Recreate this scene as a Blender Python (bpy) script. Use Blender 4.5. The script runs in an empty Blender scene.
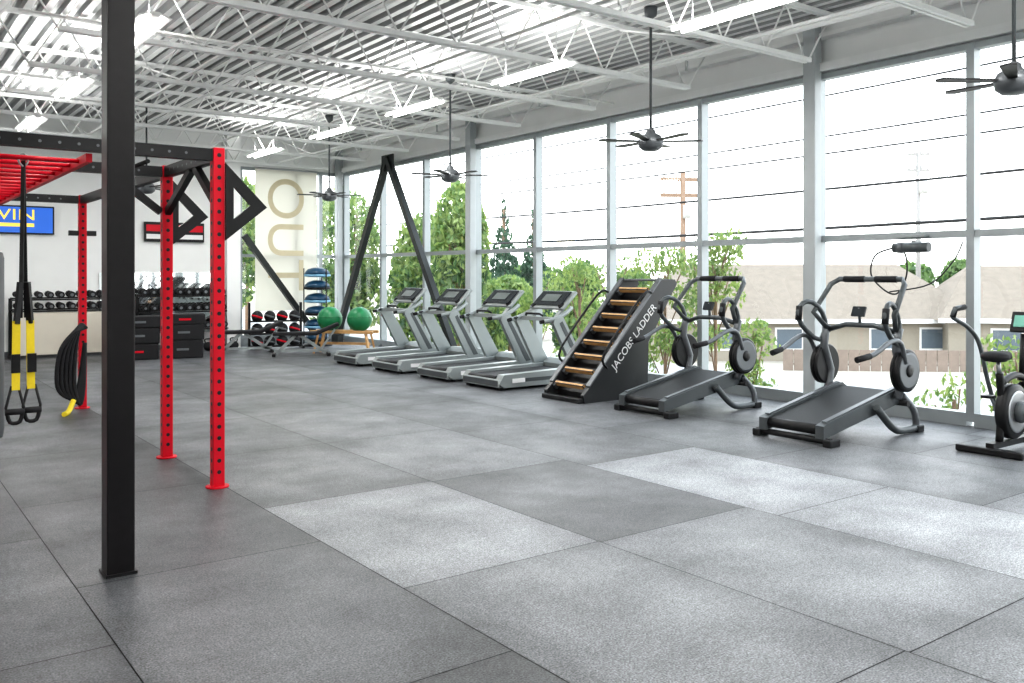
import bpy, bmesh, math, random
from mathutils import Vector, Matrix, Euler
random.seed(7)
scene = bpy.context.scene
try:
    scene.view_settings.view_transform = 'Standard'
    scene.view_settings.look = 'Medium High Contrast'
except Exception: pass

# ---------------------------------------------------------------- materials
MC = {}
def mat(name, col, rough=0.5, metal=0.0, noise=0.0, nscale=8.0, bump=0.0, emis=None, estr=0.0, spec=0.5):
    if name in MC: return MC[name]
    m = bpy.data.materials.new(name); m.use_nodes = True
    nt = m.node_tree; b = nt.nodes["Principled BSDF"]
    b.inputs["Base Color"].default_value = (*col, 1)
    b.inputs["Roughness"].default_value = rough
    b.inputs["Metallic"].default_value = metal
    b.inputs["Specular IOR Level"].default_value = spec
    if emis:
        b.inputs["Emission Color"].default_value = (*emis, 1)
        b.inputs["Emission Strength"].default_value = estr
    if noise > 0 or bump > 0:
        tc = nt.nodes.new("ShaderNodeTexCoord")
        n = nt.nodes.new("ShaderNodeTexNoise"); n.inputs["Scale"].default_value = nscale
        n.inputs["Detail"].default_value = 6
        nt.links.new(tc.outputs["Object"], n.inputs["Vector"])
        if noise > 0:
            mx = nt.nodes.new("ShaderNodeMix"); mx.data_type = 'RGBA'
            mx.inputs[6].default_value = (*[max(0, c*(1-noise)) for c in col], 1)
            mx.inputs[7].default_value = (*[min(1, c*(1+noise)) for c in col], 1)
            nt.links.new(n.outputs["Fac"], mx.inputs[0])
            nt.links.new(mx.outputs[2], b.inputs["Base Color"])
        if bump > 0:
            bp = nt.nodes.new("ShaderNodeBump"); bp.inputs["Strength"].default_value = bump
            bp.inputs["Distance"].default_value = 0.01
            nt.links.new(n.outputs["Fac"], bp.inputs["Height"])
            nt.links.new(bp.outputs["Normal"], b.inputs["Normal"])
    MC[name] = m
    return m

WHITE = mat("white_paint", (0.84, 0.85, 0.84), 0.6, noise=0.04, nscale=3)
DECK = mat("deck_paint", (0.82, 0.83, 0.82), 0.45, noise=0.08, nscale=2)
DECKD = mat("deck_flute_shade", (0.36, 0.37, 0.37), 0.5, noise=0.10, nscale=2)  # darker copy of deck paint: groove shade put into the flute colour
JOIST = mat("joist_paint", (0.88, 0.89, 0.88), 0.5, noise=0.05)
ALU = mat("aluminium_frame", (0.34, 0.37, 0.38), 0.4, 0.35, noise=0.05)
ALUL = mat("column_grey", (0.44, 0.47, 0.48), 0.45, 0.1, noise=0.05)
BLACK = mat("black_paint", (0.012, 0.012, 0.013), 0.4, noise=0.2, spec=.3)
COLM = mat("column_black", (0.009, 0.008, 0.009), 0.35, noise=0.3, nscale=20, spec=.3)
BRACE = mat("brace_black", (0.028, 0.032, 0.032), 0.4, noise=0.2, spec=.3)
RUBBER = mat("black_rubber", (0.018, 0.018, 0.02), 0.7, noise=0.2, nscale=60, bump=0.1, spec=.3)
RED = mat("red_powdercoat", (0.58, 0.004, 0.020), 0.45, noise=0.08, spec=.25)
YEL = mat("yellow_webbing", (0.80, 0.62, 0.02), 0.6, noise=0.1, nscale=60)
SILVER = mat("silver_plastic", (0.31, 0.34, 0.34), 0.38, 0.35, noise=0.05)
SILD = mat("silver_dark", (0.085, 0.095, 0.10), 0.4, 0.3, noise=0.1)
GREY = mat("mid_grey_paint", (0.14, 0.15, 0.16), 0.4, 0.4, noise=0.1)
CHROME = mat("steel", (0.45, 0.46, 0.47), 0.35, 0.8, noise=0.05)
BELT = mat("running_belt", (0.016, 0.017, 0.019), 0.6, noise=0.3, nscale=90, bump=0.15, spec=.3)
BELTG = mat("running_belt_slat", (0.024, 0.026, 0.028), 0.6, noise=0.3, nscale=90, bump=0.15, spec=.3)
SCREEN = mat("screen_glass", (0.03, 0.035, 0.04), 0.15)
WOOD = mat("wood_rung", (0.58, 0.34, 0.14), 0.45, noise=0.25, nscale=14)
GREEN = mat("green_ball", (0.015, 0.20, 0.075), 0.35, noise=0.1)
BLUE = mat("blue_dome", (0.012, 0.06, 0.12), 0.35, noise=0.15)
LBLUE = mat("blue_rim", (0.25, 0.50, 0.70), 0.4, noise=0.1)
TVB = mat("tv_blue", (0.02, 0.12, 0.5), 0.3, emis=(0.02, 0.12, 0.55), estr=0.6)
TVY = mat("tv_yellow", (0.8, 0.6, 0.1), 0.3, emis=(1, 0.7, 0.1), estr=0.6)
LETTER = mat("letter_white", (0.8, 0.8, 0.8), 0.5, noise=0.02)
LAMP = mat("fluorescent_tube", (1, 1, 1), 0.5, emis=(1.0, 0.98, 0.95), estr=8.0)
BANL = mat("banner_letter", (0.62, 0.55, 0.38), 0.7, noise=0.1)
WWOOD = mat("utility_wood", (0.24, 0.16, 0.11), 0.8, noise=0.3)
PGREY = mat("pole_grey", (0.30, 0.29, 0.28), 0.8, noise=0.2)
ROOF = mat("roof_shingle", (0.20, 0.168, 0.135), 0.9, noise=0.25, nscale=3)
SIDING = mat("house_siding", (0.30, 0.27, 0.22), 0.8, noise=0.08)
HWIN = mat("house_window", (0.12, 0.15, 0.18), 0.2, noise=0.1)
ASPH = mat("asphalt", (0.30, 0.30, 0.30), 0.9, noise=0.12, nscale=1.5)
GROUND = mat("dry_ground", (0.40, 0.37, 0.32), 0.95, noise=0.15, nscale=0.6)
BRICK = mat("fence_brown", (0.22, 0.175, 0.145), 0.9, noise=0.2, nscale=4)
CONC = mat("concrete", (0.5, 0.5, 0.48), 0.85, noise=0.1)
BEIGE = mat("beige_laminate", (0.58, 0.54, 0.46), 0.5, noise=0.06, nscale=4)
def leafmat(name, c):
    m = mat(name, c, 0.6, noise=0.25, nscale=1.5)
    nt = m.node_tree; out = nt.nodes["Material Output"]; b = nt.nodes["Principled BSDF"]
    t = nt.nodes.new("ShaderNodeBsdfTranslucent"); t.inputs[0].default_value = (c[0]*1.3, c[1]*1.3, c[2], 1)
    mx = nt.nodes.new("ShaderNodeMixShader"); mx.inputs[0].default_value = 0.45
    nt.links.new(b.outputs[0], mx.inputs[1]); nt.links.new(t.outputs[0], mx.inputs[2])
    nt.links.new(mx.outputs[0], out.inputs[0]); return m
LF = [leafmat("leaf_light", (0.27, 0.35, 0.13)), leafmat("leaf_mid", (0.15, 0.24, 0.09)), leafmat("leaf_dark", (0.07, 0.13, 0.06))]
LC = [leafmat("conifer_a", (0.04, 0.09, 0.06)), leafmat("conifer_b", (0.07, 0.14, 0.09))]

def glass_mat():
    m = bpy.data.materials.new("window_glass"); m.use_nodes = True
    nt = m.node_tree; nt.nodes.clear()
    o = nt.nodes.new("ShaderNodeOutputMaterial"); t = nt.nodes.new("ShaderNodeBsdfTransparent")
    t.inputs[0].default_value = (0.97, 0.985, 0.985, 1)
    g = nt.nodes.new("ShaderNodeBsdfGlossy"); g.inputs["Roughness"].default_value = 0.02
    mx = nt.nodes.new("ShaderNodeMixShader"); mx.inputs[0].default_value = 0.05
    nt.links.new(t.outputs[0], mx.inputs[1])
    nt.links.new(g.outputs[0], mx.inputs[2]); nt.links.new(mx.outputs[0], o.inputs[0])
    return m
GLASS = glass_mat()
def banner_mat():
    m = mat("banner_fabric", (0.80, 0.79, 0.74), 0.8, noise=0.08, nscale=1.2)
    nt = m.node_tree; out = nt.nodes["Material Output"]; b = nt.nodes["Principled BSDF"]
    t = nt.nodes.new("ShaderNodeBsdfTranslucent"); t.inputs[0].default_value = (0.85, 0.84, 0.78, 1)
    mx = nt.nodes.new("ShaderNodeMixShader"); mx.inputs[0].default_value = 0.5
    nt.links.new(b.outputs[0], mx.inputs[1]); nt.links.new(t.outputs[0], mx.inputs[2])
    nt.links.new(mx.outputs[0], out.inputs[0]); return m
BANNER = banner_mat()
MIRROR = mat("mirror_glass", (0.85, 0.87, 0.87), 0.03, 1.0)

# ---------------------------------------------------------------- builder
def catmull(pts, n=6, closed=False):
    P = [Vector(p) for p in pts]; out = []
    L = len(P); rng = L if closed else L-1
    for i in range(rng):
        if closed: p0, p1, p2, p3 = P[(i-1) % L], P[i], P[(i+1) % L], P[(i+2) % L]
        else: p0, p1, p2, p3 = P[max(i-1, 0)], P[i], P[i+1], P[min(i+2, L-1)]
        for k in range(n):
            t = k/n
            out.append(0.5*((2*p1)+(-p0+p2)*t+(2*p0-5*p1+4*p2-p3)*t*t+(-p0+3*p1-3*p2+p3)*t*t*t))
    if not closed: out.append(P[-1])
    return out

class B:
    def __init__(s, name): s.name = name; s.bm = bmesh.new(); s.mats = []
    def mi(s, m):
        if m not in s.mats: s.mats.append(m)
        return s.mats.index(m)
    def _fin(s, faces, m, smooth=False):
        i = s.mi(m)
        for f in faces: f.material_index = i; f.smooth = smooth
    def box(s, c, sz, m, rot=(0, 0, 0), bev=0.0):
        M = Matrix.Translation(c) @ Euler(rot).to_matrix().to_4x4() @ Matrix.Diagonal((sz[0], sz[1], sz[2], 1))
        r = bmesh.ops.create_cube(s.bm, size=1, matrix=M)
        fs = set(f for v in r['verts'] for f in v.link_faces)
        s._fin(fs, m)
        if bev > 0:
            es = set(e for v in r['verts'] for e in v.link_edges)
            bmesh.ops.bevel(s.bm, geom=list(es), offset=bev, segments=2, affect='EDGES', profile=0.5)
    def bar(s, a, b, w, h, m):      # rectangular beam between two points
        a = Vector(a); b = Vector(b); d = b-a; L = d.length
        q = d.to_track_quat('X', 'Z')
        M = Matrix.Translation((a+b)/2) @ q.to_matrix().to_4x4() @ Matrix.Diagonal((L, w, h, 1))
        r = bmesh.ops.create_cube(s.bm, size=1, matrix=M)
        s._fin(set(f for v in r['verts'] for f in v.link_faces), m)
    def cyl(s, a, b, r, m, r2=None, seg=16, smooth=True):
        a = Vector(a); b = Vector(b); d = b-a
        q = d.to_track_quat('Z', 'Y')
        M = Matrix.Translation((a+b)/2) @ q.to_matrix().to_4x4()
        g = bmesh.ops.create_cone(s.bm, cap_ends=True, segments=seg, radius1=r, radius2=r if r2 is None else r2, depth=d.length, matrix=M)
        fs = set(f for v in g['verts'] for f in v.link_faces)
        s._fin(fs, m)
        if smooth:
            for f in fs:
                if len(f.verts) == 4: f.smooth = True
    def tube(s, pts, r, m, seg=8, closed=False, sm=0, flat=1.0):
        P = catmull(pts, sm, closed) if sm else [Vector(p) for p in pts]
        n = len(P); rings = []
        t0 = (P[1]-P[0]).normalized()
        u = t0.orthogonal().normalized()
        if abs(t0.y) < 0.9: u = (Vector((0, 1, 0)) - t0*t0.y).normalized()
        for i in range(n):
            if closed: t = (P[(i+1) % n]-P[(i-1) % n]).normalized()
            else: t = (P[min(i+1, n-1)]-P[max(i-1, 0)]).normalized()
            u = (u-t*u.dot(t)).normalized(); v = t.cross(u)
            rings.append([s.bm.verts.new(P[i]+(u*math.cos(2*math.pi*k/seg)*flat+v*math.sin(2*math.pi*k/seg))*r) for k in range(seg)])
        fs = []
        for i in range(n if closed else n-1):
            A = rings[i]; C = rings[(i+1) % n]
            for k in range(seg):
                fs.append(s.bm.faces.new((A[k], A[(k+1) % seg], C[(k+1) % seg], C[k])))
        s._fin(fs, m, True)
        if not closed:
            s._fin([s.bm.faces.new(rings[0][::-1]), s.bm.faces.new(rings[-1])], m)
    def prism(s, pts, ext, m):
        ext = Vector(ext)
        A = [s.bm.verts.new(Vector(p)) for p in pts]; C = [s.bm.verts.new(Vector(p)+ext) for p in pts]
        fs = [s.bm.faces.new(A[::-1]), s.bm.faces.new(C)]
        n = len(A)
        for k in range(n): fs.append(s.bm.faces.new((A[k], A[(k+1) % n], C[(k+1) % n], C[k])))
        s._fin(fs, m)
        bmesh.ops.recalc_face_normals(s.bm, faces=fs)
    def quad(s, pts, m):
        s._fin([s.bm.faces.new([s.bm.verts.new(p) for p in pts])], m)
    def sph(s, c, r, m, sc=(1, 1, 1), seg=24):
        g = bmesh.ops.create_uvsphere(s.bm, u_segments=seg, v_segments=seg//2, radius=r, matrix=Matrix.Translation(c) @ Matrix.Diagonal((*sc, 1)))
        s._fin(set(f for v in g['verts'] for f in v.link_faces), m, True)
    def lathe(s, prof, c, axis, m, seg=24):  # prof: (r, h) along axis
        q = Vector(axis).to_track_quat('Z', 'Y').to_matrix()
        rings = []
        for r, h in prof:
            rings.append([s.bm.verts.new(Vector(c)+q @ Vector((max(r, 0.0005)*math.cos(2*math.pi*k/seg), max(r, 0.0005)*math.sin(2*math.pi*k/seg), h))) for k in range(seg)])
        fs = []
        for i in range(len(rings)-1):
            A, C = rings[i], rings[i+1]
            for k in range(seg): fs.append(s.bm.faces.new((A[k], A[(k+1) % seg], C[(k+1) % seg], C[k])))
        s._fin(fs, m, True)
        s._fin([s.bm.faces.new(rings[0][::-1]), s.bm.faces.new(rings[-1])], m)
    def mesh(s):
        me = bpy.data.meshes.new(s.name); s.bm.to_mesh(me); s.bm.free()
        for m in s.mats: me.materials.append(m)
        return me
    def done(s, loc=(0, 0, 0), rz=0.0):
        me = s.mesh(); return inst(s.name, me, loc, rz)

def inst(name, me, loc=(0, 0, 0), rz=0.0):
    o = bpy.data.objects.new(name, me); o.location = loc; o.rotation_euler = (0, 0, rz)
    scene.collection.objects.link(o); return o

def text(body, size, loc, rot, m, parent, name, ext=0.002, scx=1.0):
    c = bpy.data.curves.new(name, 'FONT'); c.body = body; c.size = size; c.extrude = ext
    c.align_x = 'CENTER'; c.align_y = 'CENTER'; c.materials.append(m)
    o = bpy.data.objects.new(name, c); scene.collection.objects.link(o)
    o.parent = parent; o.location = loc; o.rotation_euler = rot; o.scale = (scx, 1, 1)
    return o

# ---------------------------------------------------------------- camera
cam = bpy.data.cameras.new("camera"); cam.lens = 31.08; cam.sensor_width = 36
cam.shift_y = -0.065; cam.clip_end = 1000
co = bpy.data.objects.new("camera", cam); co.location = (0, 0, 1.6)
co.rotation_euler = (math.radians(90), 0, math.radians(-36.66))
scene.collection.objects.link(co); scene.camera = co

# ---------------------------------------------------------------- world
w = bpy.data.worlds.new("sky"); scene.world = w; w.use_nodes = True
nt = w.node_tree; bg = nt.nodes["Background"]
tc = nt.nodes.new("ShaderNodeTexCoord"); sp = nt.nodes.new("ShaderNodeSeparateXYZ"); rp = nt.nodes.new("ShaderNodeValToRGB")
rp.color_ramp.elements[0].position = 0.0; rp.color_ramp.elements[0].color = (1, 1, 1, 1)
rp.color_ramp.elements[1].position = 0.8; rp.color_ramp.elements[1].color = (0.80, 0.90, 1.0, 1)
nt.links.new(tc.outputs["Generated"], sp.inputs[0]); nt.links.new(sp.outputs[2], rp.inputs[0])
nt.links.new(rp.outputs[0], bg.inputs[0]); bg.inputs[1].default_value = 4.0

# ---------------------------------------------------------------- room
XW, YB, XL, YF, ZC = 9.5, 19.7, -5.0, -5.0, 4.75
ys = [4.6+1.86*k for k in range(-5, 9)]           # mullion lines; ys[-1]=19.48
def floor_material():
    m = bpy.data.materials.new("rubber_mat_floor"); m.use_nodes = True
    nt = m.node_tree; b = nt.nodes["Principled BSDF"]; N = nt.nodes.new; L = nt.links.new
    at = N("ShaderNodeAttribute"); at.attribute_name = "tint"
    tc = N("ShaderNodeTexCoord")
    n1 = N("ShaderNodeTexNoise"); n1.inputs["Scale"].default_value = 110; n1.inputs["Detail"].default_value = 3
    n2 = N("ShaderNodeTexNoise"); n2.inputs["Scale"].default_value = 1.1; n2.inputs["Detail"].default_value = 8; n2.inputs["Roughness"].default_value = 0.65
    n3 = N("ShaderNodeTexNoise"); n3.inputs["Scale"].default_value = 35; n3.inputs["Detail"].default_value = 5
    for n in (n1, n2, n3): L(tc.outputs["Object"], n.inputs["Vector"])
    def mr(src, a, b_, c, d):
        x = N("ShaderNodeMapRange"); x.inputs[1].default_value = a; x.inputs[2].default_value = b_
        x.inputs[3].default_value = c; x.inputs[4].default_value = d; L(src, x.inputs[0]); return x.outputs[0]
    def mul(a, b_):
        x = N("ShaderNodeMath"); x.operation = 'MULTIPLY'; L(a, x.inputs[0]); L(b_, x.inputs[1]); return x.outputs[0]
    sx = N("ShaderNodeSeparateXYZ"); L(tc.outputs["UV"], sx.inputs[0])
    def edge(o):
        a = N("ShaderNodeMath"); a.operation = 'PINGPONG'; a.inputs[1].default_value = 0.5; L(o, a.inputs[0])
        return mr(a.outputs[0], 0.0, 0.16, 0.82, 1.0)
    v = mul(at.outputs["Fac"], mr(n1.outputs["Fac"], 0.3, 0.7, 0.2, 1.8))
    v = mul(v, mr(n2.outputs["Fac"], 0.3, 0.72, 0.66, 1.38))
    v = mul(v, mr(n3.outputs["Fac"], 0.3, 0.7, 0.74, 1.26))
    v = mul(v, mul(edge(sx.outputs[0]), edge(sx.outputs[1])))
    cb = N("ShaderNodeCombineColor")
    g = N("ShaderNodeMath"); g.operation = 'MULTIPLY'; g.inputs[1].default_value = 1.05; L(v, g.inputs[0])
    g2 = N("ShaderNodeMath"); g2.operation = 'MULTIPLY'; g2.inputs[1].default_value = 1.12; L(v, g2.inputs[0])
    L(v, cb.inputs[0]); L(g.outputs[0], cb.inputs[1]); L(g2.outputs[0], cb.inputs[2])
    L(cb.outputs[0], b.inputs["Base Color"])
    L(mr(n2.outputs["Fac"], 0.3, 0.7, 0.58, 0.38), b.inputs["Roughness"])
    bp = N("ShaderNodeBump"); bp.inputs["Strength"].default_value = 0.25; bp.inputs["Distance"].default_value = 0.004
    L(n1.outputs["Fac"], bp.inputs["Height"]); L(bp.outputs[0], b.inputs["Normal"])
    return m
FLOORM = floor_material()
bm = bmesh.new(); cl = bm.loops.layers.float_color.new("tint"); uvl = bm.loops.layers.uv.new("UVMap")
def quad(x0, x1, y0, y1, z, t, mi=0):
    vs = [bm.verts.new(p) for p in ((x0, y0, z), (x1, y0, z), (x1, y1, z), (x0, y1, z))]
    f = bm.faces.new(vs); f.material_index = mi
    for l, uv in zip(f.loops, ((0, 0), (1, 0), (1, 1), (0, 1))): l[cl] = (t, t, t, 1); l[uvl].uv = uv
quad(XL, XW, YF, YB, -0.006, 0.01, 1)
TW = 1.34; TL = 1.93; g = 0.003
offs = {0: 3.95, 1: 3.93, 2: 3.66, 3: 4.9, 4: 4.2, -1: 4.95, -2: 4.1}
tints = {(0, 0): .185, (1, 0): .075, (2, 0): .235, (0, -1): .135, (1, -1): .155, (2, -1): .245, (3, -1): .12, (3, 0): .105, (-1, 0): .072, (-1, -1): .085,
         (0, 1): .098, (1, 1): .135, (2, 1): .10, (1, 2): .115, (-1, 1): .066, (0, 2): .095, (3, -2): .2, (0, -2): .12}  # brighter tiles carry floor sheen as well as dust in their base colour
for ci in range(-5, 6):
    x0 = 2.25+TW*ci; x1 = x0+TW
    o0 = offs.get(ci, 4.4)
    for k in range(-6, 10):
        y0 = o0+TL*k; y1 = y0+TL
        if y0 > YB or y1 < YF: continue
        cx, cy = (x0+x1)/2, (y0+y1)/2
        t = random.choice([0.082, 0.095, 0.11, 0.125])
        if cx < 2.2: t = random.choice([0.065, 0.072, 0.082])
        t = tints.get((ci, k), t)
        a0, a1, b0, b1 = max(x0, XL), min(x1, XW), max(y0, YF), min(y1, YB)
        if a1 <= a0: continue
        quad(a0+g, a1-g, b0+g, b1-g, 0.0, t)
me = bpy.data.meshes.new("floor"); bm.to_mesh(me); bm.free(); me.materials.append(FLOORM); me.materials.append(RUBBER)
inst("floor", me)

b = B("floor_slab"); b.box(((XL+XW)/2+.1, (YB+YF)/2, -0.21), (XW-XL+.4, YB-YF+.3, 0.4), CONC); b.done()

# ceiling corrugated deck
b = B("ceiling")
x = XL; per = 0.20
pts = []
while x < XW+0.2:
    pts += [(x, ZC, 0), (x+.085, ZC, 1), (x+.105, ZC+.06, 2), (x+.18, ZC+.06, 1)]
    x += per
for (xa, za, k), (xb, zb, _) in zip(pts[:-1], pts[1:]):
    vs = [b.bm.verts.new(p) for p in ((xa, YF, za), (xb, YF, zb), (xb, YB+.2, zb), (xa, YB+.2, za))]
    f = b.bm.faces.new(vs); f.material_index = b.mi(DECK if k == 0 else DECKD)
b.box(((XL+XW)/2, (YB+YF)/2, ZC+.15), (XW-XL+.6, YB-YF+.6, .08), WHITE)
b.done()

# walls
b = B("wall_back"); b.box(((XL+6.95)/2, YB+.1, ZC/2), (6.95-XL, .2, ZC), WHITE)
b.box(((6.95+XW)/2, YB+.1, (4.05+ZC)/2), (XW-6.95, .2, ZC-4.05), WHITE)
b.box(((6.95+XW)/2, YB+.1, .08), (XW-6.95, .2, .16), ALU); b.done()
b = B("wall_left"); b.box((XL-.1, (YB+YF)/2, ZC/2), (.2, YB-YF, ZC), WHITE); b.done()
b = B("wall_front"); b.box(((XL+XW)/2, YF-.1, ZC/2), (XW-XL, .2, ZC), WHITE); b.done()
b = B("wall_right"); b.box((XW+.12, (YB+YF)/2, (4.05+ZC)/2), (.2, YB-YF, ZC-4.05), WHITE)
b.bar((XW-.02, YF, 4.12), (XW-.02, YB, 4.12), .16, .10, JOIST)
b.bar((XW-.02, YF, 4.5), (XW-.02, YB, 4.5), .2, .05, JOIST)
b.done()
b = B("baseboard_back"); b.box(((XL+6.95)/2, YB-.01, .05), (6.95-XL, .02, .1), GREY); b.done()

n = 1
for i in range(len(ys)):
    y0 = ys[i]; y1 = ys[i+1] if i+1 < len(ys) else YB
    b = B("window_%d" % n); n += 1
    b.box((XW+.02, y0, 2.05), (.14, .085, 4.0), ALU)
    if y1-y0 > .4:
        ym = (y0+y1)/2; L = y1-y0-.085
        b.box((XW+.02, ym, 4.02), (.12, L, .07), ALU)
        b.box((XW+.02, ym, 2.04), (.12, L, .075), ALU)
        b.box((XW+.02, ym, .07), (.14, L, .14), ALU)
        b.quad([(XW+.03, ym-L/2, .14), (XW+.03, ym+L/2, .14), (XW+.03, ym+L/2, 3.99), (XW+.03, ym-L/2, 3.99)], GLASS)
    b.done()
b = B("window_%d" % n)
for xx in (7.0, 8.3, 8.95, 9.42): b.box((xx, YB+.03, 2.05), (.085, .12, 4.0), ALU)
for zz in (.2, 2.04, 4.02): b.box((8.2, YB+.03, zz), (2.4, .1, .07), ALU)
b.quad([(7, YB+.04, .2), (9.42, YB+.04, .2), (9.42, YB+.04, 4), (7, YB+.04, 4)], GLASS); b.done()
for y in (ys[1], ys[6], ys[10], YB-.12):
    b = B("window_column"); b.box((XW-.13, y, 2.35), (.14, .17, 4.7), ALUL, bev=.01)
    b.box((XW-.13, y, .01), (.2, .24, .02), ALUL); b.done()

# joists
def joist_mesh(x0, x1, name, zb=4.1, zt=4.7):
    b = B(name)
    b.bar((x0, .03, zt), (x1, .03, zt), .03, .05, JOIST); b.bar((x0, -.03, zt), (x1, -.03, zt), .03, .05, JOIST)
    b.bar((x0+.4, .03, zb), (x1-.45, .03, zb), .035, .05, JOIST); b.bar((x0+.4, -.03, zb), (x1-.45, -.03, zb), .035, .05, JOIST)
    xa = x0+.4; step = .36; k = 0
    b.tube([(x0+.02, 0, zt), (xa, 0, zb)], .012, JOIST, 5)
    while xa+step <= x1-.45+.01:
        z0, z1 = (zb, zt) if k % 2 == 0 else (zt, zb)
        b.tube([(xa, 0, z0), (xa+step, 0, z1)], .011, JOIST, 5)
        xa += step; k += 1
    b.tube([(x1-.45, 0, zb), (x1-.02, 0, zt)], .012, JOIST, 5)
    return b.mesh()
j1 = joist_mesh(1.26, XW-.12, "roof_joist"); j2 = joist_mesh(XL+.02, 1.02, "roof_joist_left")
for k in range(-5, 9):
    y = 4.6+1.86*k-.25
    inst("roof_joist", j1, (0, y, 0)); inst("roof_joist", j2, (0, y, 0))
b = B("roof_girder")
b.bar((1.14, YF+.02, 4.70), (1.14, YB-.02, 4.70), .16, .03, JOIST); b.bar((1.14, YF+.02, 4.38), (1.14, YB-.02, 4.38), .16, .03, JOIST)
b.bar((1.14, YF+.02, 4.54), (1.14, YB-.02, 4.54), .02, .31, JOIST); b.done()
b = B("joist_bridging")
for xx in (3.4, 5.6, 7.7):
    b.bar((xx, YF+.05, 4.14), (xx, YB-.4, 4.14), .03, .03, JOIST)
for xx in (3.4, 7.7):
    for k in range(-4, 8):
        y = 4.6+1.86*k-.25
        b.bar((xx, y, 4.14), (xx, y+1.86, 4.66), .02, .02, JOIST)
b.done()
b = B("sprinkler_pipe"); b.cyl((8.5, YF+.05, 4.35), (8.5, YB-.4, 4.35), .03, JOIST, seg=10)
for k in range(-1, 6): b.cyl((8.5, 1+3*k+.7, 4.35), (8.5, 1+3*k+.7, 4.2), .02, CHROME, seg=8)
b.cyl((4.4, YF+.05, 4.4), (4.4, YB-.4, 4.4), .022, JOIST, seg=10); b.done()
b = B("electrical_conduit"); b.tube([(1.3, 9.9, 4.22), (9.3, 9.9, 4.22)], .012, JOIST, 6); b.done()

# duct
b = B("air_duct")
b.cyl((.66, YF+.05, 3.92), (.66, 9.2, 3.92), .36, WHITE, seg=32)
for yy in range(-4, 10, 1): b.cyl((.66, yy, 3.92), (.66, yy+.05, 3.92), .375, WHITE, seg=32)
b.done()

# fluorescent fixtures; the upward area lights are added fill to brighten the ceiling
def fixture():
    b = B("ceiling_light")
    b.box((0, 0, .06), (.08, 1.5, .04), WHITE)
    for s in (-1, 1):
        b.prism([(s*.04, -.75, .06), (s*.15, -.75, .03), (s*.15, -.75, .038), (s*.04, -.75, .072)], (0, 1.5, 0), WHITE)
        b.cyl((s*.07, -.70, .02), (s*.07, .70, .02), .017, LAMP, seg=8)
    for yy in (-.5, .5):
        b.tube([(0, yy, .07), (0, yy, .55)], .004, CHROME, 5)
    return b.mesh()
fm = fixture()
def area(name, sx_, sy_, pw):
    l = bpy.data.lights.new(name, 'AREA'); l.shape = 'RECTANGLE'; l.size = sx_; l.size_y = sy_; l.energy = pw; l.color = (1, .985, .96); return l
LD = area("lamp_down", .24, 1.4, 48); LU = area("ceiling_fill_up", .12, 1.4, 36)
for xx, yl in ((6.6, (-3.5, -.7, 2.3, 5.4, 8.5, 11.3, 14.1, 17.2)), (2.3, (-3.5, -.4, 3.0, 6.2, 9.5, 12.8, 16.2)), (-2.3, (-3, 0.5, 4, 7.5, 11, 14.5, 18))):
    for yy in yl:
        f = inst("ceiling_light", fm, (xx, yy, 4.02))
        for dat, z, rx in ((LD, -.004, 0), (LU, .10, math.pi)):
            o = bpy.data.objects.new(dat.name, dat); scene.collection.objects.link(o); o.parent = f
            o.location = (0, 0, z); o.rotation_euler = (rx, 0, 0)

# ceiling fans
def fan_mesh():
    b = B("ceiling_fan")
    b.cyl((0, 0, .12), (0, 0, 1.6), .016, SILD, seg=10)
    b.lathe([(.02, .18), (.05, .16), (.06, .12), (.12, .09), (.15, .03), (.14, -.04), (.09, -.08), (.03, -.09)], (0, 0, 0), (0, 0, 1), GREY)
    b.lathe([(.08, 1.6), (.07, 1.5), (.02, 1.46)], (0, 0, 0), (0, 0, 1), SILD)
    for k in range(6):
        a = 2*math.pi*k/6+.35
        M = Matrix.Rotation(a, 3, 'Z')
        tilt = .002
        pts = [M @ Vector(p) for p in ((.13, -.035, .02-tilt*.5), (.58, -.06, .03-tilt), (.62, 0, .03), (.58, .06, .03+tilt), (.13, .035, .02+tilt*.5))]
        b.prism(pts, (0, 0, .014), BLACK)
    return b.mesh()
fn = fan_mesh()
for (x, y), r in zip(((7.5, 3.3), (7.5, 7.35), (7.5, 11.7), (7.5, 16.1), (4.2, 16.6)), (0, .1, .3, .2, .5)):
    inst("ceiling_fan", fn, (x, y, 3.14), r)

# black column
b = B("steel_column"); w_ = .14
b.box((1.14, 5.08, 2.18), (w_, w_, 4.36), COLM, bev=.008)
b.box((1.14, 5.08, .008), (w_+.02, w_+.02, .016), BLACK)
b.done()

# chevron wind brace
b = B("diagonal_brace")
b.bar((9.18, 16.8, 4.1), (9.18, 19.3, .1), .12, .13, BRACE)
b.bar((9.18, 16.8, 4.1), (9.18, 14.15, .1), .12, .13, BRACE)
b.box((9.18, 16.8, 4.0), (.03, .5, .35), BRACE)
b.box((9.18, 19.25, .1), (.16, .3, .2), BRACE); b.box((9.18, 14.15, .1), (.16, .3, .2), BRACE); b.done()
b = B("diagonal_brace")
b.bar((8.75, 19.3, .08), (6.95, 19.3, 2.48), .12, .12, BRACE)
b.box((8.8, 19.3, .1), (.2, .16, .2), BRACE); b.done()
b = B("wall_column"); b.box((6.72, 19.45, 2.35), (.3, .3, 4.7), WHITE); b.done()

# banner
b = B("window_banner"); b.box((8.07, YB-.08, 2.4), (1.5, .01, 3.25), BANNER)
b.cyl((7.3, YB-.08, 4.04), (8.84, YB-.08, 4.04), .02, CHROME, seg=8)
bo = b.done()
text("OUT", 1.25, (8.0, YB-.095, 2.55), (math.radians(90), math.radians(90), 0), BANL, bo, "banner_lettering", .002)

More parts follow.
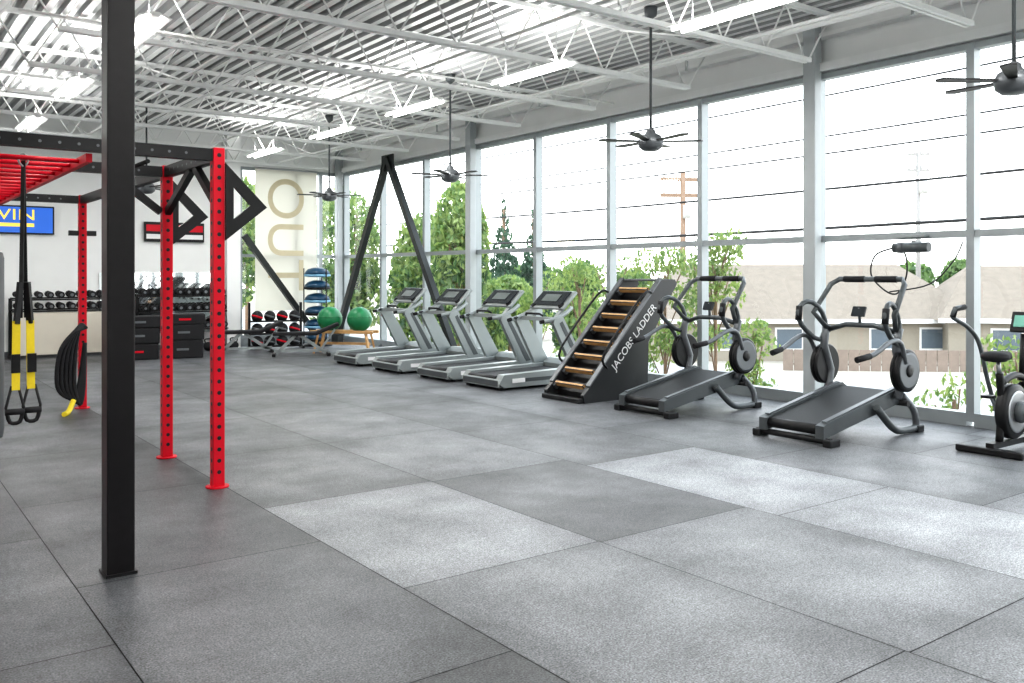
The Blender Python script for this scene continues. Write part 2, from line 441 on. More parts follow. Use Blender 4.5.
# ---------------------------------------------------------------- red rack
b = B("power_rack_rig")
def upright(x, y):
    b.box((x, y, 1.28), (.085, .085, 2.55), RED, bev=.004)
    b.cyl((x, y, 0), (x, y, .012), .085, RED, seg=20)
    z = .12
    while z < 2.5:
        for dx, dy in ((0, -.0430), (-.0430, 0), (.0430, 0), (0, .0430)):
            a = Vector((x+dx, y+dy, z)); nrm = Vector((dx, dy, 0)).normalized()
            b.cyl(a, a+nrm*.0012, .016, BLACK, seg=10)
        z += .085
for x in (.35, 2.2):
    for y in (6.68, 8.03, 11.6): upright(x, y)
def beamholes(a, c, m=BLACK):
    a = Vector(a); c = Vector(c); b.bar(a, c, .07, .09, m); d = (c-a); n_ = int(d.length/.12); dn = d.normalized()
    side = Vector((0, 0, 1)).cross(dn)
    for k in range(1, n_):
        p = a+dn*(k*.12)
        for s_ in (-1, 1): b.cyl(p+side*s_*.0345, p+side*s_*.0362, .011, GREY, seg=6)
for y in (6.68, 8.03, 11.6): beamholes((.40, y, 2.5), (2.155, y, 2.5))
for x in (.35, 2.2):
    beamholes((x, 6.73, 2.5), (x, 7.98, 2.5)); b.bar((x, 8.08, 2.5), (x, 11.55, 2.5), .07, .09, BLACK)
b.box((2.2, 11.6, 2.1), (.3, .06, .06), BLACK)
# monkey bars
for x in (.5, 1.32): b.bar((x, 6.73, 2.42), (x, 11.55, 2.42), .04, .06, RED)
y = 6.98
while y < 11.5:
    b.cyl((.5, y, 2.42), (1.32, y, 2.42), .016, RED, seg=10); y += .32
# cantilever triangle plates with opening
for y in (6.62, 8.03):
    O = [(2.24, 2.44), (2.56, 2.12), (2.24, 1.86)]; I = [(2.30, 2.27), (2.43, 2.13), (2.30, 2.02)]
    for k in range(3):
        k2 = (k+1) % 3
        b.prism([(O[k][0], y-.012, O[k][1]), (O[k2][0], y-.012, O[k2][1]), (I[k2][0], y-.012, I[k2][1]), (I[k][0], y-.012, I[k][1])], (0, .024, 0), BLACK)
b.bar((2.15, 8.03, 2.15), (1.75, 8.03, 2.46), .05, .06, BLACK)
b.bar((2.2, 8.0, 2.15), (2.2, 7.3, 2.46), .05, .06, BLACK); b.bar((2.2, 6.72, 2.15), (2.2, 7.2, 2.46), .05, .06, BLACK)
b.tube([(1.7, 8.03, 2.42), (1.7, 6.68, 2.42)], .016, BLACK, 8)
b.done()

# suspension trainer
b = B("suspension_trainer")
for s in (-1, 1):
    x0 = .95; y0 = 7.0
    b.bar((x0, y0, 2.40), (x0+s*.02, y0+s*.02, 1.3), .03, .006, BLACK)
    b.bar((x0+s*.045, y0+s*.02, 1.28), (x0+s*.05, y0+s*.02, .80), .022, .05, YEL)
    b.bar((x0+s*.02, y0-.012, 1.55), (x0+s*.045, y0+s*.02, 1.26), .04, .03, BLACK)
    b.bar((x0+s*.05, y0-.02, 1.05), (x0+s*.05, y0-.02, .92), .03, .055, BLACK)
    c = Vector((x0+s*.055, y0+s*.02, .7))
    b.tube([c+Vector((-.02, 0, .13)), c+Vector((-.055, 0, -.02)), c+Vector((-.05, 0, -.05))], .010, BLACK, 6)
    b.tube([c+Vector((.02, 0, .13)), c+Vector((.055, 0, -.02)), c+Vector((.05, 0, -.05))], .010, BLACK, 6)
    b.cyl(c+Vector((-.06, 0, -.05)), c+Vector((.06, 0, -.05)), .022, RUBBER, seg=12)
    b.tube([c+Vector((-.05, 0, -.04)), c+Vector((-.03, 0, -.12)), c+Vector((.03, 0, -.12)), c+Vector((.05, 0, -.04))], .015, BLACK, 6, sm=3)
b.tube([(.95, 7.0, 2.45), (.92, 7.0, 2.40), (.95, 7.0, 2.36), (.98, 7.0, 2.40)], .008, CHROME, 6, closed=True, sm=3)
b.done()
# heavy bag
b = B("punching_bag")
b.lathe([(.10, .42), (.14, .44), (.15, .5), (.15, 1.72), (.14, 1.76), (.06, 1.78)], (.72, 7.3, 0), (0, 0, 1), mat("bag_leather", (.08, .085, .09), .5, noise=.2))
for a in range(4):
    d = Vector((math.cos(a*math.pi/2), math.sin(a*math.pi/2), 0))*.12
    b.tube([Vector((.72, 7.3, 1.76))+d, (.72, 7.3, 2.2)], .005, CHROME, 5)
b.tube([(.72, 7.3, 2.2), (.72, 7.3, 2.44)], .008, CHROME, 5)
b.done()
# battle rope on rack
b = B("battle_rope")
for k in range(5):
    dx = -.02-.045*k
    b.tube([(2.19, 11.38, .98), (2.14+dx*.5, 11.36-.02*k, 1.0-.02*k), (2.10+dx, 11.36-.02*k, .7), (2.09+dx, 11.36, .3), (2.14+dx*.5, 11.36, .08+.02*k), (2.18+dx*.3, 11.38, .3), (2.19, 11.40, .8)], .024, RUBBER, 8, sm=6)
b.tube([(2.05, 11.3, .14), (1.98, 11.2, .03), (1.90, 11.0, .03)], .03, YEL, 8, sm=4)
b.cyl((2.19, 11.55, .98), (2.19, 11.34, .98), .02, BLACK)
b.done()

# ---------------------------------------------------------------- treadmills
def treadmill():
    b = B("treadmill")
    for s in (-1, 1):
        y0 = s*.40-.07
        b.prism([(0.02, y0, .10), (.10, y0, .215), (1.5, y0, .25), (1.95, y0, .25), (2.0, y0, .08), (1.9, y0, .04), (.10, y0, .04)], (0, .14, 0), SILVER)
        b.box((1.0, s*.472, .13), (1.3, .006, .05), SILD)
        b.box((.35, s*.476, .13), (.22, .006, .06), LETTER)
        yy = s*.44
        b.prism([(1.36, yy-.035, .20), (1.62, yy-.035, .24), (1.16, yy-.035, .99), (1.00, yy-.035, .97), (.98, yy-.035, .90)], (0, .07, 0), SILVER)
        b.prism([(1.47, yy+s*.036, .24), (1.56, yy+s*.036, .25), (1.14, yy+s*.036, .93), (1.09, yy+s*.036, .9)], (0, s*.004, 0), SILD)
        b.tube([(.86, s*.40, .93), (1.0, s*.43, .95), (1.2, s*.43, 1.02), (1.38, s*.40, 1.12)], .032, SILVER, 10, sm=4)
        b.tube([(.80, s*.385, .92), (1.02, s*.43, .955)], .027, RUBBER, 10)
        b.box((.12, s*.38, .02), (.1, .08, .04), BLACK); b.box((1.8, s*.38, .02), (.1, .08, .04), BLACK)
    b.box((.95, 0, .17), (1.78, .66, .05), BELT, rot=(0, -.02, 0))
    b.cyl((.09, -.33, .14), (.09, .33, .14), .055, BLACK)
    b.box((.06, 0, .10), (.08, .90, .12), SILD, bev=.02)
    b.prism([(1.45, -.36, .06), (1.45, -.36, .26), (1.56, -.36, .33), (1.9, -.36, .31), (1.99, -.36, .22), (1.99, -.36, .06)], (0, .72, 0), SILVER)
    b.bar((1.1, -.43, .95), (1.1, .43, .95), .06, .06, SILVER)
    b.tube([(1.0, -.2, 1.0), (.97, -.16, 1.03), (.97, .16, 1.03), (1.0, .2, 1.0)], .016, RUBBER, 8)
    b.box((1.36, 0, 1.22), (.05, .80, .38), SILVER, rot=(0, math.radians(48), 0), bev=.022)
    b.box((1.333, 0, 1.252), (.012, .66, .29), SCREEN, rot=(0, math.radians(48), 0))
    b.box((1.325, 0, 1.260), (.004, .36, .15), mat("lcd_display", (.14, .16, .155), .3, noise=.1), rot=(0, math.radians(48), 0))
    for s in (-1, 1): b.cyl((1.26, s*.32, 1.13), (1.24, s*.32, 1.16), .05, BLACK, seg=14)
    b.bar((1.14, -.32, .96), (1.36, -.30, 1.18), .07, .04, SILVER); b.bar((1.14, .32, .96), (1.36, .30, 1.18), .07, .04, SILVER)
    return b.mesh()
tm = treadmill()
for x, y in ((7.08, 10.3), (7.05, 11.55), (7.0, 12.95), (6.98, 14.4)): inst("treadmill", tm, (x, y, 0))

# ---------------------------------------------------------------- ladder climber
b = B("ladder_climber")
PN = mat("climber_panel", (.022, .024, .026), .35, noise=.15)
for s in (-1, 1):
    y0 = s*.36-.03
    b.prism([(0, y0, 0), (-.02, y0, .10), (.06, y0, .17), (1.32, y0, 1.50), (1.38, y0, 1.54), (1.62, y0, 1.54), (1.66, y0, 1.48), (1.12, y0, .72), (1.10, y0, 0)], (0, .06, 0), PN)
    b.bar((.08, s*.36, .205), (1.36, s*.36, 1.555), .075, .02, GREY)
    b.tube([(.35, s*.42, .42), (.30, s*.43, .62), (.95, s*.43, 1.32), (1.15, s*.42, 1.36)], .016, BLACK, 8, sm=4)
nr = 8
for k in range(nr):
    t_ = (k+.5)/nr
    x = .0+1.30*t_; z = .10+1.38*t_
    b.box((x+.02, 0, z), (.045, .56, .075), WOOD, rot=(0, math.radians(-44), 0), bev=.01)
    b.box((x+.05, .305, z-.02), (.1, .045, .07), GREY, rot=(0, math.radians(-44), 0)); b.box((x+.05, -.305, z-.02), (.1, .045, .07), GREY, rot=(0, math.radians(-44), 0))
b.prism([(.16, -.33, .0), (.16, -.33, .10), (1.42, -.33, 1.38), (1.6, -.33, 1.40), (1.1, -.33, .7), (1.1, -.33, 0)], (0, .66, 0), BLACK)
b.box((1.47, 0, 1.53), (.24, .72, .03), GREY, bev=.008)
b.box((-.03, 0, .03), (.10, .74, .06), BLACK, bev=.01)
lo = b.done((7.28, 8.66, 0))
text("JACOBS LADDER", .145, (.86, -.394, .80), (math.pi/2, -math.radians(46.5), 0), LETTER, lo, "side_lettering", .002)

# ---------------------------------------------------------------- manual incline treadmills
def hiit():
    b = B("manual_incline_treadmill")
    b.prism([(0.04, -.28, .10), (0.0, -.28, .15), (.04, -.28, .19), (1.25, -.28, .42), (1.32, -.28, .38), (1.25, -.28, .32)], (0, .56, 0), BELTG)
    for s in (-1, 1):
        y0 = s*.32-.045
        b.prism([(-.02, y0, .07), (-.02, y0, .19), (.1, y0, .225), (1.28, y0, .45), (1.36, y0, .40), (1.30, y0, .30)], (0, .09, 0), SILD)
        b.bar((.05, s*.32, .222), (1.25, s*.32, .452), .05, .012, GREY)
        b.box((.05, s*.40, .035), (.16, .09, .07), BLACK, bev=.012)
        b.tube([(.80, s*.40, .30), (1.0, s*.44, .10), (1.15, s*.45, .045), (1.45, s*.45, .045)], .038, SILD, 8, sm=5)
        b.tube([(1.30, s*.38, .38), (1.42, s*.44, .22), (1.45, s*.45, .05)], .034, GREY, 8, sm=5)
        b.box((1.47, s*.45, .035), (.12, .09, .07), BLACK, bev=.012)
        # angular mast
        b.tube([(1.18, s*.40, .36), (1.26, s*.41, .58), (1.14, s*.41, .84), (1.20, s*.41, 1.06)], .042, GREY, 8, sm=2)
        c = (1.22, s*.47, .64)
        b.lathe([(.05, -.02), (.20, -.02), (.215, -.008), (.215, .02), (.20, .032), (.17, .032), (.16, .022), (.07, .022), (.06, .045), (0.02, .05)], c, (0, s, 0), BLACK, 32)
        b.lathe([(.168, .034), (.185, .034), (.187, .037), (.163, .037)], c, (0, s, 0), GREY, 32)
        b.lathe([(.095, .03), (.12, .03), (.12, .036), (.095, .036)], c, (0, s, 0), GREY, 32)
        b.lathe([(.20, -.06), (.215, -.05), (.215, -.03), (.20, -.02)], c, (0, s, 0), BLACK, 32)
        for k in range(6):
            a = k*math.pi/3
            b.cyl((c[0]+.14*math.cos(a), c[1]+s*.02, c[2]+.14*math.sin(a)), (c[0]+.14*math.cos(a), c[1]+s*.034, c[2]+.14*math.sin(a)), .015, CHROME, seg=10)
        # low sled handle
        b.tube([(1.15, s*.50, .72), (1.04, s*.52, .92), (.86, s*.52, .95), (.58, s*.51, .84), (.36, s*.48, .80)], .025, GREY, 8, sm=3)
        b.tube([(.52, s*.502, .825), (.34, s*.477, .797)], .031, RUBBER, 8)
        # angular loop handle
        lp = [(1.12, s*.44, .90), (.92, s*.47, 1.00), (.80, s*.49, 1.14), (.82, s*.49, 1.26), (.92, s*.47, 1.32), (1.06, s*.44, 1.27), (1.18, s*.42, 1.10)]
        b.tube(lp, .027, SILD, 8, closed=True, sm=2)
        b.tube([(.80, s*.491, 1.12), (.82, s*.491, 1.27)], .035, RUBBER, 8)
    hp = [(1.20, -.38, 1.00), (1.02, -.46, 1.20), (1.28, -.42, 1.50), (1.35, -.36, 1.555), (1.35, .36, 1.555), (1.28, .42, 1.50), (1.02, .46, 1.20), (1.20, .38, 1.00)]
    b.tube(hp, .029, SILD, 8)
    b.tube([(1.20, -.38, 1.02), (1.16, -.16, 1.08), (1.16, .16, 1.08), (1.20, .38, 1.02)], .028, SILD, 8)
    b.tube([(1.16, 0, 1.08), (1.15, 0, 1.26)], .016, GREY, 8)
    b.tube([(1.35, -.30, 1.555), (1.35, -.06, 1.555)], .034, RUBBER, 8); b.tube([(1.35, .06, 1.555), (1.35, .30, 1.555)], .034, RUBBER, 8)
    b.box((1.14, 0, 1.22), (.03, .15, .11), SCREEN, rot=(0, .4, 0), bev=.008)
    b.cyl((.02, -.42, .05), (.02, .42, .05), .03, BLACK); b.cyl((1.30, -.45, .30), (1.30, .45, .30), .03, BLACK)
    b.cyl((.04, -.28, .145), (.04, .28, .145), .05, BLACK)
    return b.mesh()
hm = hiit()
inst("manual_incline_treadmill", hm, (7.24, 5.22, 0)); inst("manual_incline_treadmill", hm, (7.26, 7.25, 0))

# ---------------------------------------------------------------- air bike
b = B("exercise_bike")
b.box((0, 0, .035), (.08, .58, .06), BLACK, bev=.012); b.box((1.05, 0, .035), (.08, .56, .06), BLACK, bev=.012)
b.bar((0, 0, .08), (1.05, 0, .08), .07, .05, BLACK)
b.lathe([(.04, -.05), (.23, -.05), (.25, -.03), (.25, .03), (.23, .05), (.15, .05), (.14, .03), (.05, .03), (.04, .06)], (.38, -.02, .36), (0, 1, 0), BLACK, 36)
b.lathe([(.17, .052), (.19, .052), (.19, .056), (.17, .056)], (.38, -.02, .36), (0, 1, 0), CHROME, 36)
b.lathe([(.17, .052), (.19, .052), (.19, .056), (.17, .056)], (.38, -.02, .36), (0, -1, 0), CHROME, 36)
b.lathe([(.03, -.03), (.09, -.03), (.1, 0), (.09, .03), (.03, .03)], (.38, -.10, .36), (0, 1, 0), SILD, 24)
b.cyl((.38, -.18, .36), (.38, .14, .36), .02, CHROME)
b.box((.46, -.19, .24), (.11, .09, .025), BLACK); b.bar((.38, -.14, .36), (.46, -.15, .24), .02, .02, CHROME)
b.box((.30, .15, .48), (.11, .09, .025), BLACK); b.bar((.38, .12, .36), (.30, .13, .48), .02, .02, CHROME)
b.tube([(.18, 0, .10), (.22, 0, .45), (.18, 0, .72)], .034, BLACK, 10, sm=4)
b.tube([(.18, 0, .70), (.16, 0, .83)], .02, CHROME, 8)
b.tube([(.20, 0, .62), (.50, 0, .68), (.78, 0, .55), (.9, 0, .10)], .032, BLACK, 10, sm=4)
b.lathe([(.02, .0), (.09, .01), (.12, .04), (.115, .07), (.08, .09), (.01, .10)], (.10, 0, .82), (0, 0, 1), RUBBER, 20)
b.tube([(.10, 0, .87), (.22, 0, .875), (.34, 0, .865)], .042, RUBBER, 10)
b.tube([(.62, 0, .62), (.66, 0, 1.05)], .028, BLACK, 10)
for s in (-1, 1):
    b.tube([(.55, s*.20, .34), (.52, s*.26, .60), (.44, s*.30, .95), (.32, s*.34, 1.10), (.14, s*.36, 1.18), (.06, s*.36, 1.22), (.08, s*.34, 1.29), (.22, s*.32, 1.30)], .021, SILD, 8, sm=5)
    b.tube([(.06, s*.36, 1.21), (.08, s*.345, 1.285), (.2, s*.32, 1.302)], .027, RUBBER, 8)
    b.cyl((.62, 0, .60), (.55, s*.22, .36), .018, BLACK)
b.box((.64, 0, 1.16), (.035, .2, .2), BLACK, rot=(0, .35, 0), bev=.01); b.box((.618, 0, 1.17), (.01, .13, .11), mat("lcd_green", (.2, .5, .4), .3, noise=.1), rot=(0, .35, 0))
b.done((8.08, 3.76, 0))

# ---------------------------------------------------------------- back area
b = B("balance_dome_rack")
for a in (0.8, 2.9, 5.0):
    b.cyl((.30*math.cos(a), .30*math.sin(a), 0), (.30*math.cos(a), .30*math.sin(a), 1.75), .014, BLACK, seg=8)
b.lathe([(.33, 0), (.34, .03), (.30, .05)], (0, 0, 0), (0, 0, 1), BLACK)
for k in range(6):
    z = .12+.29*k
    b.lathe([(.20, -.02), (.295, 0), (.30, .02), (.295, .04)], (0, 0, z), (0, 0, 1), LBLUE if k % 2 else BLACK)
    b.lathe([(.285, .04), (.27, .10), (.21, .16), (.10, .195), (.01, .2)], (0, 0, z), (0, 0, 1), BLUE)
b.done((8.42, 18.7, 0))

b = B("wooden_ball_bench")
for dx in (-.6, .6):
    for dy in (-.17, .17): b.bar((dx, dy, 0), (dx*.85, dy*.8, .42), .05, .04, WOOD)
b.box((0, -.16, .44), (1.35, .07, .06), WOOD, bev=.008); b.box((0, .16, .44), (1.35, .07, .06), WOOD, bev=.008)
b.box((0, 0, .2), (1.1, .04, .05), WOOD)
b.done((8.05, 16.55, 0), -.85)
for p in ((7.84, 16.80), (8.27, 16.32)):
    b = B("stability_ball"); b.sph((0, 0, 0), .255, GREEN, seg=32)
    b.lathe([(.257, -.006), (.259, 0), (.257, .006)], (0, 0, .05), (0, 0, 1), GREEN, 32)
    b.done((p[0], p[1], .695))

def bench():
    b = B("weight_bench")
    b.box((0, 0, .44), (.85, .28, .07), RUBBER, bev=.02); b.box((.62, 0, .53), (.5, .28, .07), RUBBER, rot=(0, -.4, 0), bev=.02)
    b.bar((-.35, 0, .05), (.0, 0, .40), .06, .06, SILVER); b.bar((.6, 0, .05), (.1, 0, .40), .06, .06, SILVER)
    b.bar((-.4, 0, .10), (.65, 0, .10), .06, .05, SILVER)
    b.box((-.4, 0, .03), (.07, .5, .06), BLACK, bev=.01); b.box((.65, 0, .03), (.07, .5, .06), BLACK, bev=.01)
    b.bar((.5, 0, .12), (.78, 0, .52), .04, .04, SILVER)
    return b.mesh()
bn = bench()
inst("weight_bench", bn, (7.0, 16.6, 0), -.4); inst("weight_bench", bn, (6.3, 17.75, 0), -.15)

def dumbbell_rack(L, tiers, panel, name="dumbbell_rack"):
    b = B(name)
    for s in (-1, 1):
        b.bar((s*L/2, -.25, .03), (s*L/2, .25, .03), .06, .06, BLACK)
        b.bar((s*L/2, .15, .03), (s*L/2, .12, 1.15), .06, .06, BLACK)
    if panel: b.box((0, -.22, .46), (L-.05, .03, .78), BEIGE); b.box((0, -.06, .86), (L-.05, .35, .02), BEIGE)
    for z, y in tiers:
        for dy in (-.09, .09): b.bar((-L/2, y+dy, z+.03*(dy > 0)), (L/2, y+dy, z+.03*(dy > 0)), .05, .03, BLACK)
        n_ = int(L/.17)
        for k in range(n_):
            x = -L/2+.1+k*(L-.2)/(n_-1); r = .055+.02*(k/n_)
            b.cyl((x, y-.12, z+.09), (x, y+.14, z+.11), .015, CHROME, seg=8)
            b.cyl((x, y-.17, z+.09), (x, y-.07, z+.10), r, RUBBER, seg=8, smooth=False); b.cyl((x, y+.08, z+.10), (x, y+.18, z+.11), r, RUBBER, seg=8, smooth=False)
            b.cyl((x, y-.173, z+.09), (x, y-.169, z+.09), r*.5, GREY, seg=8)
    return b
dumbbell_rack(1.7, ((.90, 0), (1.12, .06)), True).done((3.25, 19.2, 0))
dumbbell_rack(1.8, ((.45, -.08), (.82, 0), (1.15, .06)), False).done((5.6, 19.2, 0))
b = B("wall_mirror"); b.box((5.3, YB-.02, 1.0), (2.5, .02, 1.3), MIRROR); b.done()

b = B("stacked_plyo_boxes")
for j, x in enumerate((-.42, .38)):
    z = 0
    for k, h in enumerate((.30, .30, .22) if j == 0 else (.35, .30, .20)):
        b.box((x+.02*k, 0, z+h/2), (.74, .55, h-.006), RUBBER, bev=.02)
        b.box((x+.02*k, -.278, z+h/2), (.22, .004, .04), RED if (k+j) % 3 == 0 else GREY); z += h
b.done((4.75, 17.7, 0), -.25)

b = B("medicine_ball_rack")
for s in (-1, 1):
    b.bar((s*.55, -.2, .03), (s*.55, .2, .03), .05, .05, BLACK); b.bar((s*.55, .1, .03), (s*.55, .1, 1.0), .05, .05, BLACK)
for z in (.06, .33, .60):
    for dy in (-.1, .1): b.bar((-.55, dy, z), (.55, dy, z), .03, .03, BLACK)
    for k in range(4):
        r = .125; b.sph((-.40+k*.265, 0, z+r-.02), r, RUBBER, seg=16)
        b.lathe([(.122, -.02), (.127, -.01), (.127, .01), (.122, .02)], (-.40+k*.265, 0, z+r-.02), (.3, 0, 1), RED if (k+int(z*10)) % 2 == 0 else GREY, 16)
b.done((7.35, 18.45, 0), -.2)

b = B("kettlebell_row")
for k in range(4):
    x = k*.27; b.sph((x, 0, .10), .10, RUBBER, sc=(1, 1, .95), seg=16)
    b.tube([(x-.06, 0, .17), (x-.07, 0, .25), (x+.07, 0, .25), (x+.06, 0, .17)], .014, BLACK, 8, sm=4)
b.done((5.7, 18.7, 0))

b = B("television"); b.box((2.58, YB-.05, 2.68), (1.26, .06, .56), BLACK, bev=.01); b.box((2.58, YB-.083, 2.68), (1.2, .004, .50), TVB)
b.box((2.5, YB-.087, 2.58), (.7, .003, .07), TVY); tv = b.done()
text("WIN", .30, (2.45, YB-.088, 2.77), (math.pi/2, 0, 0), TVY, tv, "screen_caption", .001, 1.4)
b = B("television"); b.box((5.55, YB-.05, 2.52), (1.25, .06, .42), BLACK, bev=.01); b.box((5.55, YB-.083, 2.6), (1.18, .004, .14), RED)
b.box((5.55, YB-.083, 2.42), (1.18, .004, .10), LETTER); b.done()

# wall mounted cylinder unit with cable at window
b = B("wall_speaker")
b.cyl((9.28, 5.35, 1.90), (9.28, 4.95, 1.90), .055, SILD, seg=20); b.cyl((9.28, 5.30, 1.90), (9.28, 5.24, 1.90), .06, GREY, seg=20)
b.box((9.38, 5.15, 1.96), (.12, .05, .04), ALU); b.box((9.40, 5.22, 2.03), (.12, .35, .02), ALU)
b.tube([(9.30, 5.38, 1.90), (9.35, 5.62, 1.82), (9.37, 5.68, 1.6), (9.36, 5.5, 1.42), (9.36, 5.35, 1.40), (9.36, 5.25, 1.6), (9.34, 5.25, 1.82), (9.3, 5.3, 1.87)], .010, BLACK, 6, sm=6)
b.tube([(9.36, 5.45, 1.41), (9.38, 5.0, 1.5), (9.40, 4.75, 1.75), (9.42, 4.66, 1.95)], .008, BLACK, 6, sm=6)
b.done()

# ---------------------------------------------------------------- exterior
GZ = -2.9
b = B("outdoor_ground"); b.box((100, 60, GZ-.1), (360, 400, .2), GROUND); b.done()
b = B("street_road"); b.box((29.5, 40, GZ+.01), (6, 300, .04), ASPH); b.done()
b = B("building_base"); b.box((XW-.2, (YB+YF)/2, (GZ-.42)/2), (.3, YB-YF, -.42-GZ), CONC); b.done()
def house(name, loc, rz, L=14, W=9, hw=2.1, hr=4.9):
    b = B(name)
    b.box((0, 0, hw/2), (L, W, hw), SIDING)
    o = .6
    A = [(-L/2-o, -W/2-o, hw), (L/2+o, -W/2-o, hw), (L/2+o, W/2+o, hw), (-L/2-o, W/2+o, hw)]
    R = [(-L/2+2.0, 0, hr), (L/2-2.0, 0, hr)]
    vs = [b.bm.verts.new(p) for p in A+R]
    fs = [b.bm.faces.new([vs[i] for i in q]) for q in ((0, 1, 5, 4), (1, 2, 5), (2, 3, 4, 5), (3, 0, 4), (3, 2, 1, 0))]
    b._fin(fs, ROOF)
    b.box((0, -W/2-o, hw), (L+2*o, .08, .22), LETTER)
    for x in (-L*.32, -L*.1, L*.2, L*.36):
        b.box((x, -W/2-.02, hw*.55), (1.3, .06, 1.0), HWIN); b.box((x, -W/2-.01, hw*.55), (1.5, .04, 1.2), LETTER)
    return b.done(loc, rz)
house("house", (43.5, 31.5, GZ), math.radians(-36), 16.5, 10, 2.1, 5.1)
house("house", (53, 20, GZ), math.radians(-50), 15, 9, 2.2, 5.0)
b = B("garden_fence")
for k in range(44): b.box((-11+k*.5, 0, .5), (.46, .04, 1.0), BRICK)
b.box((0, .04, .3), (22, .05, .08), BRICK); b.box((0, .04, .8), (22, .05, .08), BRICK)
b.done((43.5, 18.3, GZ), math.radians(-42))

def pole(name, loc, h, m, r=.16, rz=0, aw=1.3, th=.14):
    b = B(name); b.cyl((0, 0, 0), (0, 0, h), r, m, r2=r*.8, seg=10)
    for z in (h-.5, h-1.6): b.bar((0, -aw, z), (0, aw, z), th, th*1.2, m)
    for dy in (-.85*aw, -.3*aw, .3*aw, .85*aw):
        b.cyl((0, dy, h-.45), (0, dy, h-.15), .08, CONC, seg=8); b.cyl((0, dy, h-1.55), (0, dy, h-1.25), .08, CONC, seg=8)
    b.cyl((.3, .2, h-3.2), (.3, .2, h-2.3), .28, CONC, seg=12)
    return b.done(loc, rz)
pole("utility_pole", (46, 42.0, GZ), 11.6, WWOOD, .24, math.radians(-120), 1.6, .2)
pole("utility_pole", (58.0, 31.7, GZ), 13.2, PGREY, .17, math.radians(-120), .8, .14)
pole("utility_pole", (24, -22, GZ), 10.5, WWOOD); pole("utility_pole", (24, 66, GZ), 10.5, WWOOD)
b = B("overhead_power_lines")
for x, z, r in ((22, 4.4, .035), (22, 5.4, .025), (22.6, 6.0, .025), (21.4, 6.9, .025), (22, 3.3, .045), (22.5, 7.9, .022)):
    pts = []
    for k in range(25):
        y = -20+82*k/24; s_ = (k/24-.5)*2; pts.append((x, y, z-.9*(1-s_*s_)+.5))
    b.tube(pts, r, BLACK, 5)
b.done()

def foliage(name, loc, blobs, n, ls, mats, trunk=None, tm_=WWOOD):
    V = []; F = []; MI = []
    tot = sum(bl[3]*bl[4]*bl[5] for bl in blobs)
    for cx, cy, cz, rx, ry, rz in blobs:
        k_ = max(20, int(n*rx*ry*rz/tot))
        for _ in range(k_):
            while True:
                p = Vector((random.uniform(-1, 1), random.uniform(-1, 1), random.uniform(-1, 1)))
                if p.length < 1: break
            p = p.normalized()*(p.length**.5)
            c = Vector((cx+p.x*rx, cy+p.y*ry, cz+p.z*rz))
            e = Euler((random.uniform(0, 6.28), random.uniform(0, 6.28), random.uniform(0, 6.28))).to_matrix()
            s_ = ls*random.uniform(.6, 1.3); i0 = len(V)
            for q in ((-1, 0, 0), (0, -.45, 0), (1, 0, 0), (0, .45, 0)): V.append(c+e @ (Vector(q)*s_))
            F.append((i0, i0+1, i0+2, i0+3))
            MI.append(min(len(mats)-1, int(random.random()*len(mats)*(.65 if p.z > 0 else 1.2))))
    me = bpy.data.meshes.new(name+"_leaves"); me.from_pydata(V, [], F)
    for m in mats: me.materials.append(m)
    for p_, i in zip(me.polygons, MI): p_.material_index = i
    b = B(name); b.bm.from_mesh(me); b.mats = list(mats)
    if trunk:
        for a, c, r in trunk: b.tube([a, c], r, tm_, 6)
    bpy.data.meshes.remove(me)
    return b.done(loc)
def tree(loc, h, wd, n=3500, ls=.16, mats=LF):
    bl = []
    for k in range(11):
        a = random.uniform(0, 6.28); rr = random.uniform(.1, .6)*wd; z = random.uniform(.35, .88)*h
        s_ = wd*random.uniform(.3, .5)*(1.1-.45*z/h); bl.append((rr*math.cos(a)*(1.25-z/h), rr*math.sin(a)*(1.25-z/h), z, s_, s_, s_*.8))
    bl.append((0, 0, h*.65, wd*.6, wd*.6, h*.32))
    tr = [((0, 0, 0), (0, 0, h*.6), .12)]+[((0, 0, h*.35), (b_[0], b_[1], b_[2]), .05) for b_ in bl[:8]]
    foliage("deciduous_tree", loc, bl, n, ls, mats, tr)
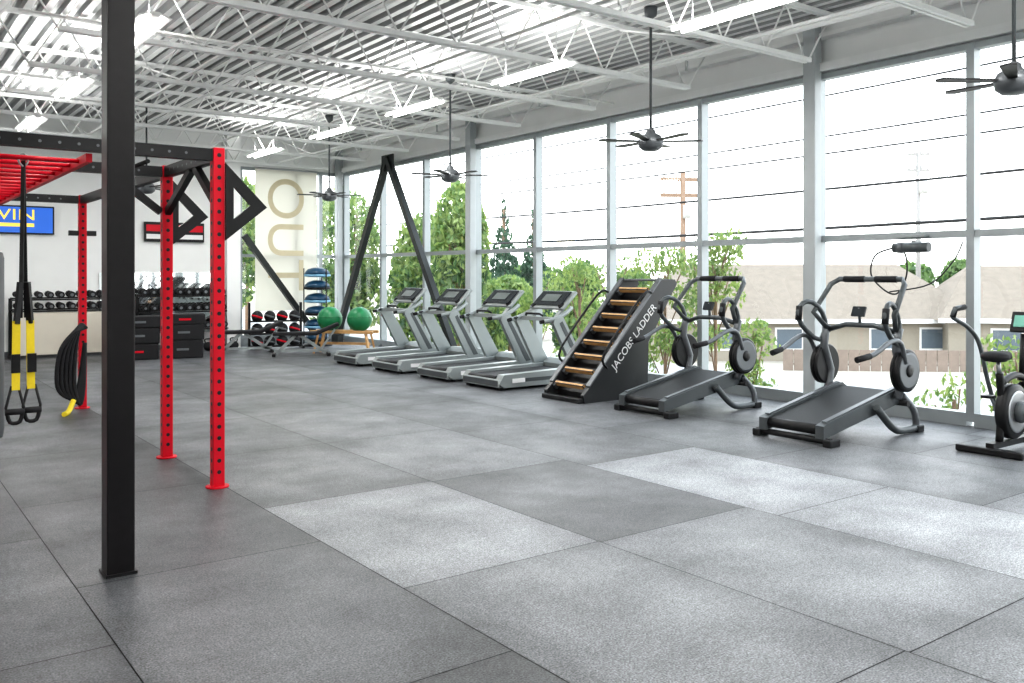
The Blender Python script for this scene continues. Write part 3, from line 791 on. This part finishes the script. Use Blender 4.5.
for p, h, wd in (((14.5, 30, GZ), 8.0, 2.4), ((16.5, 27.5, GZ), 7.0, 2.0), ((16.4, 25.0, GZ), 7.9, 1.7), ((11.0, 33, GZ), 8.8, 3), ((19.5, 28.5, GZ), 4.8, 1.9), ((23.0, 31, GZ), 4.6, 2.0), ((21, 24, GZ), 3.8, 1.8)):
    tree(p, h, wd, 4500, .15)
for k in range(14):
    t_ = k/13; x = 40+48*t_+random.uniform(-2, 2); y = 80-38*t_+random.uniform(-2, 2)
    tree((x, y, GZ), random.uniform(4.8, 6.2), 3.6, 1400, .38, LF[1:])
def conifer(loc, h):
    bl = []
    for k in range(9):
        f = k/8; bl.append((0, 0, h*(.18+.78*f), h*.17*(1-f)+.15, h*.17*(1-f)+.15, h*.07))
    foliage("conifer_tree", loc, bl, 3000, .22, LC, [((0, 0, 0), (0, 0, h*.95), .12)])
conifer((35.4, 48.5, GZ), 9.4); conifer((37.6, 48.0, GZ), 8.8); conifer((34.9, 51.5, GZ), 7.4)
def sapling(loc, h, wd, n):
    bl = []; tr = []
    for k in range(16):
        a = random.uniform(0, 6.28); z = random.uniform(.5, 1.0)*h; rr = wd*random.uniform(.2, .9)*(1.15-.6*z/h)
        c = (rr*math.cos(a)*.6, rr*math.sin(a), z); bl.append((*c, .28, .28, .22)); tr.append(((c[0]*.2, c[1]*.2, z-.6), c, .012))
    tr.append(((0, 0, 0), (0, 0, h*.9), .03))
    foliage("garden_shrub", loc, bl, n, .055, LF[:2]+[LF[0]], tr)
for p, h, wd in (((11.8, 12.6, GZ), 4.9, 1.0), ((11.9, 11.3, GZ), 5.0, 1.0), ((12.0, 10.2, GZ), 5.1, .9), ((12.1, 13.9, GZ), 4.7, 1.0), ((12.3, 15.6, GZ), 4.4, 1.2), ((11.9, 9.3, GZ), 3.6, .6)):
    sapling(p, h, wd, 1700)
for p, h, wd in (((11.3, 4.9, GZ), 3.6, .6), ((11.5, 5.8, GZ), 3.2, .5)):
    sapling(p, h, wd, 1200)
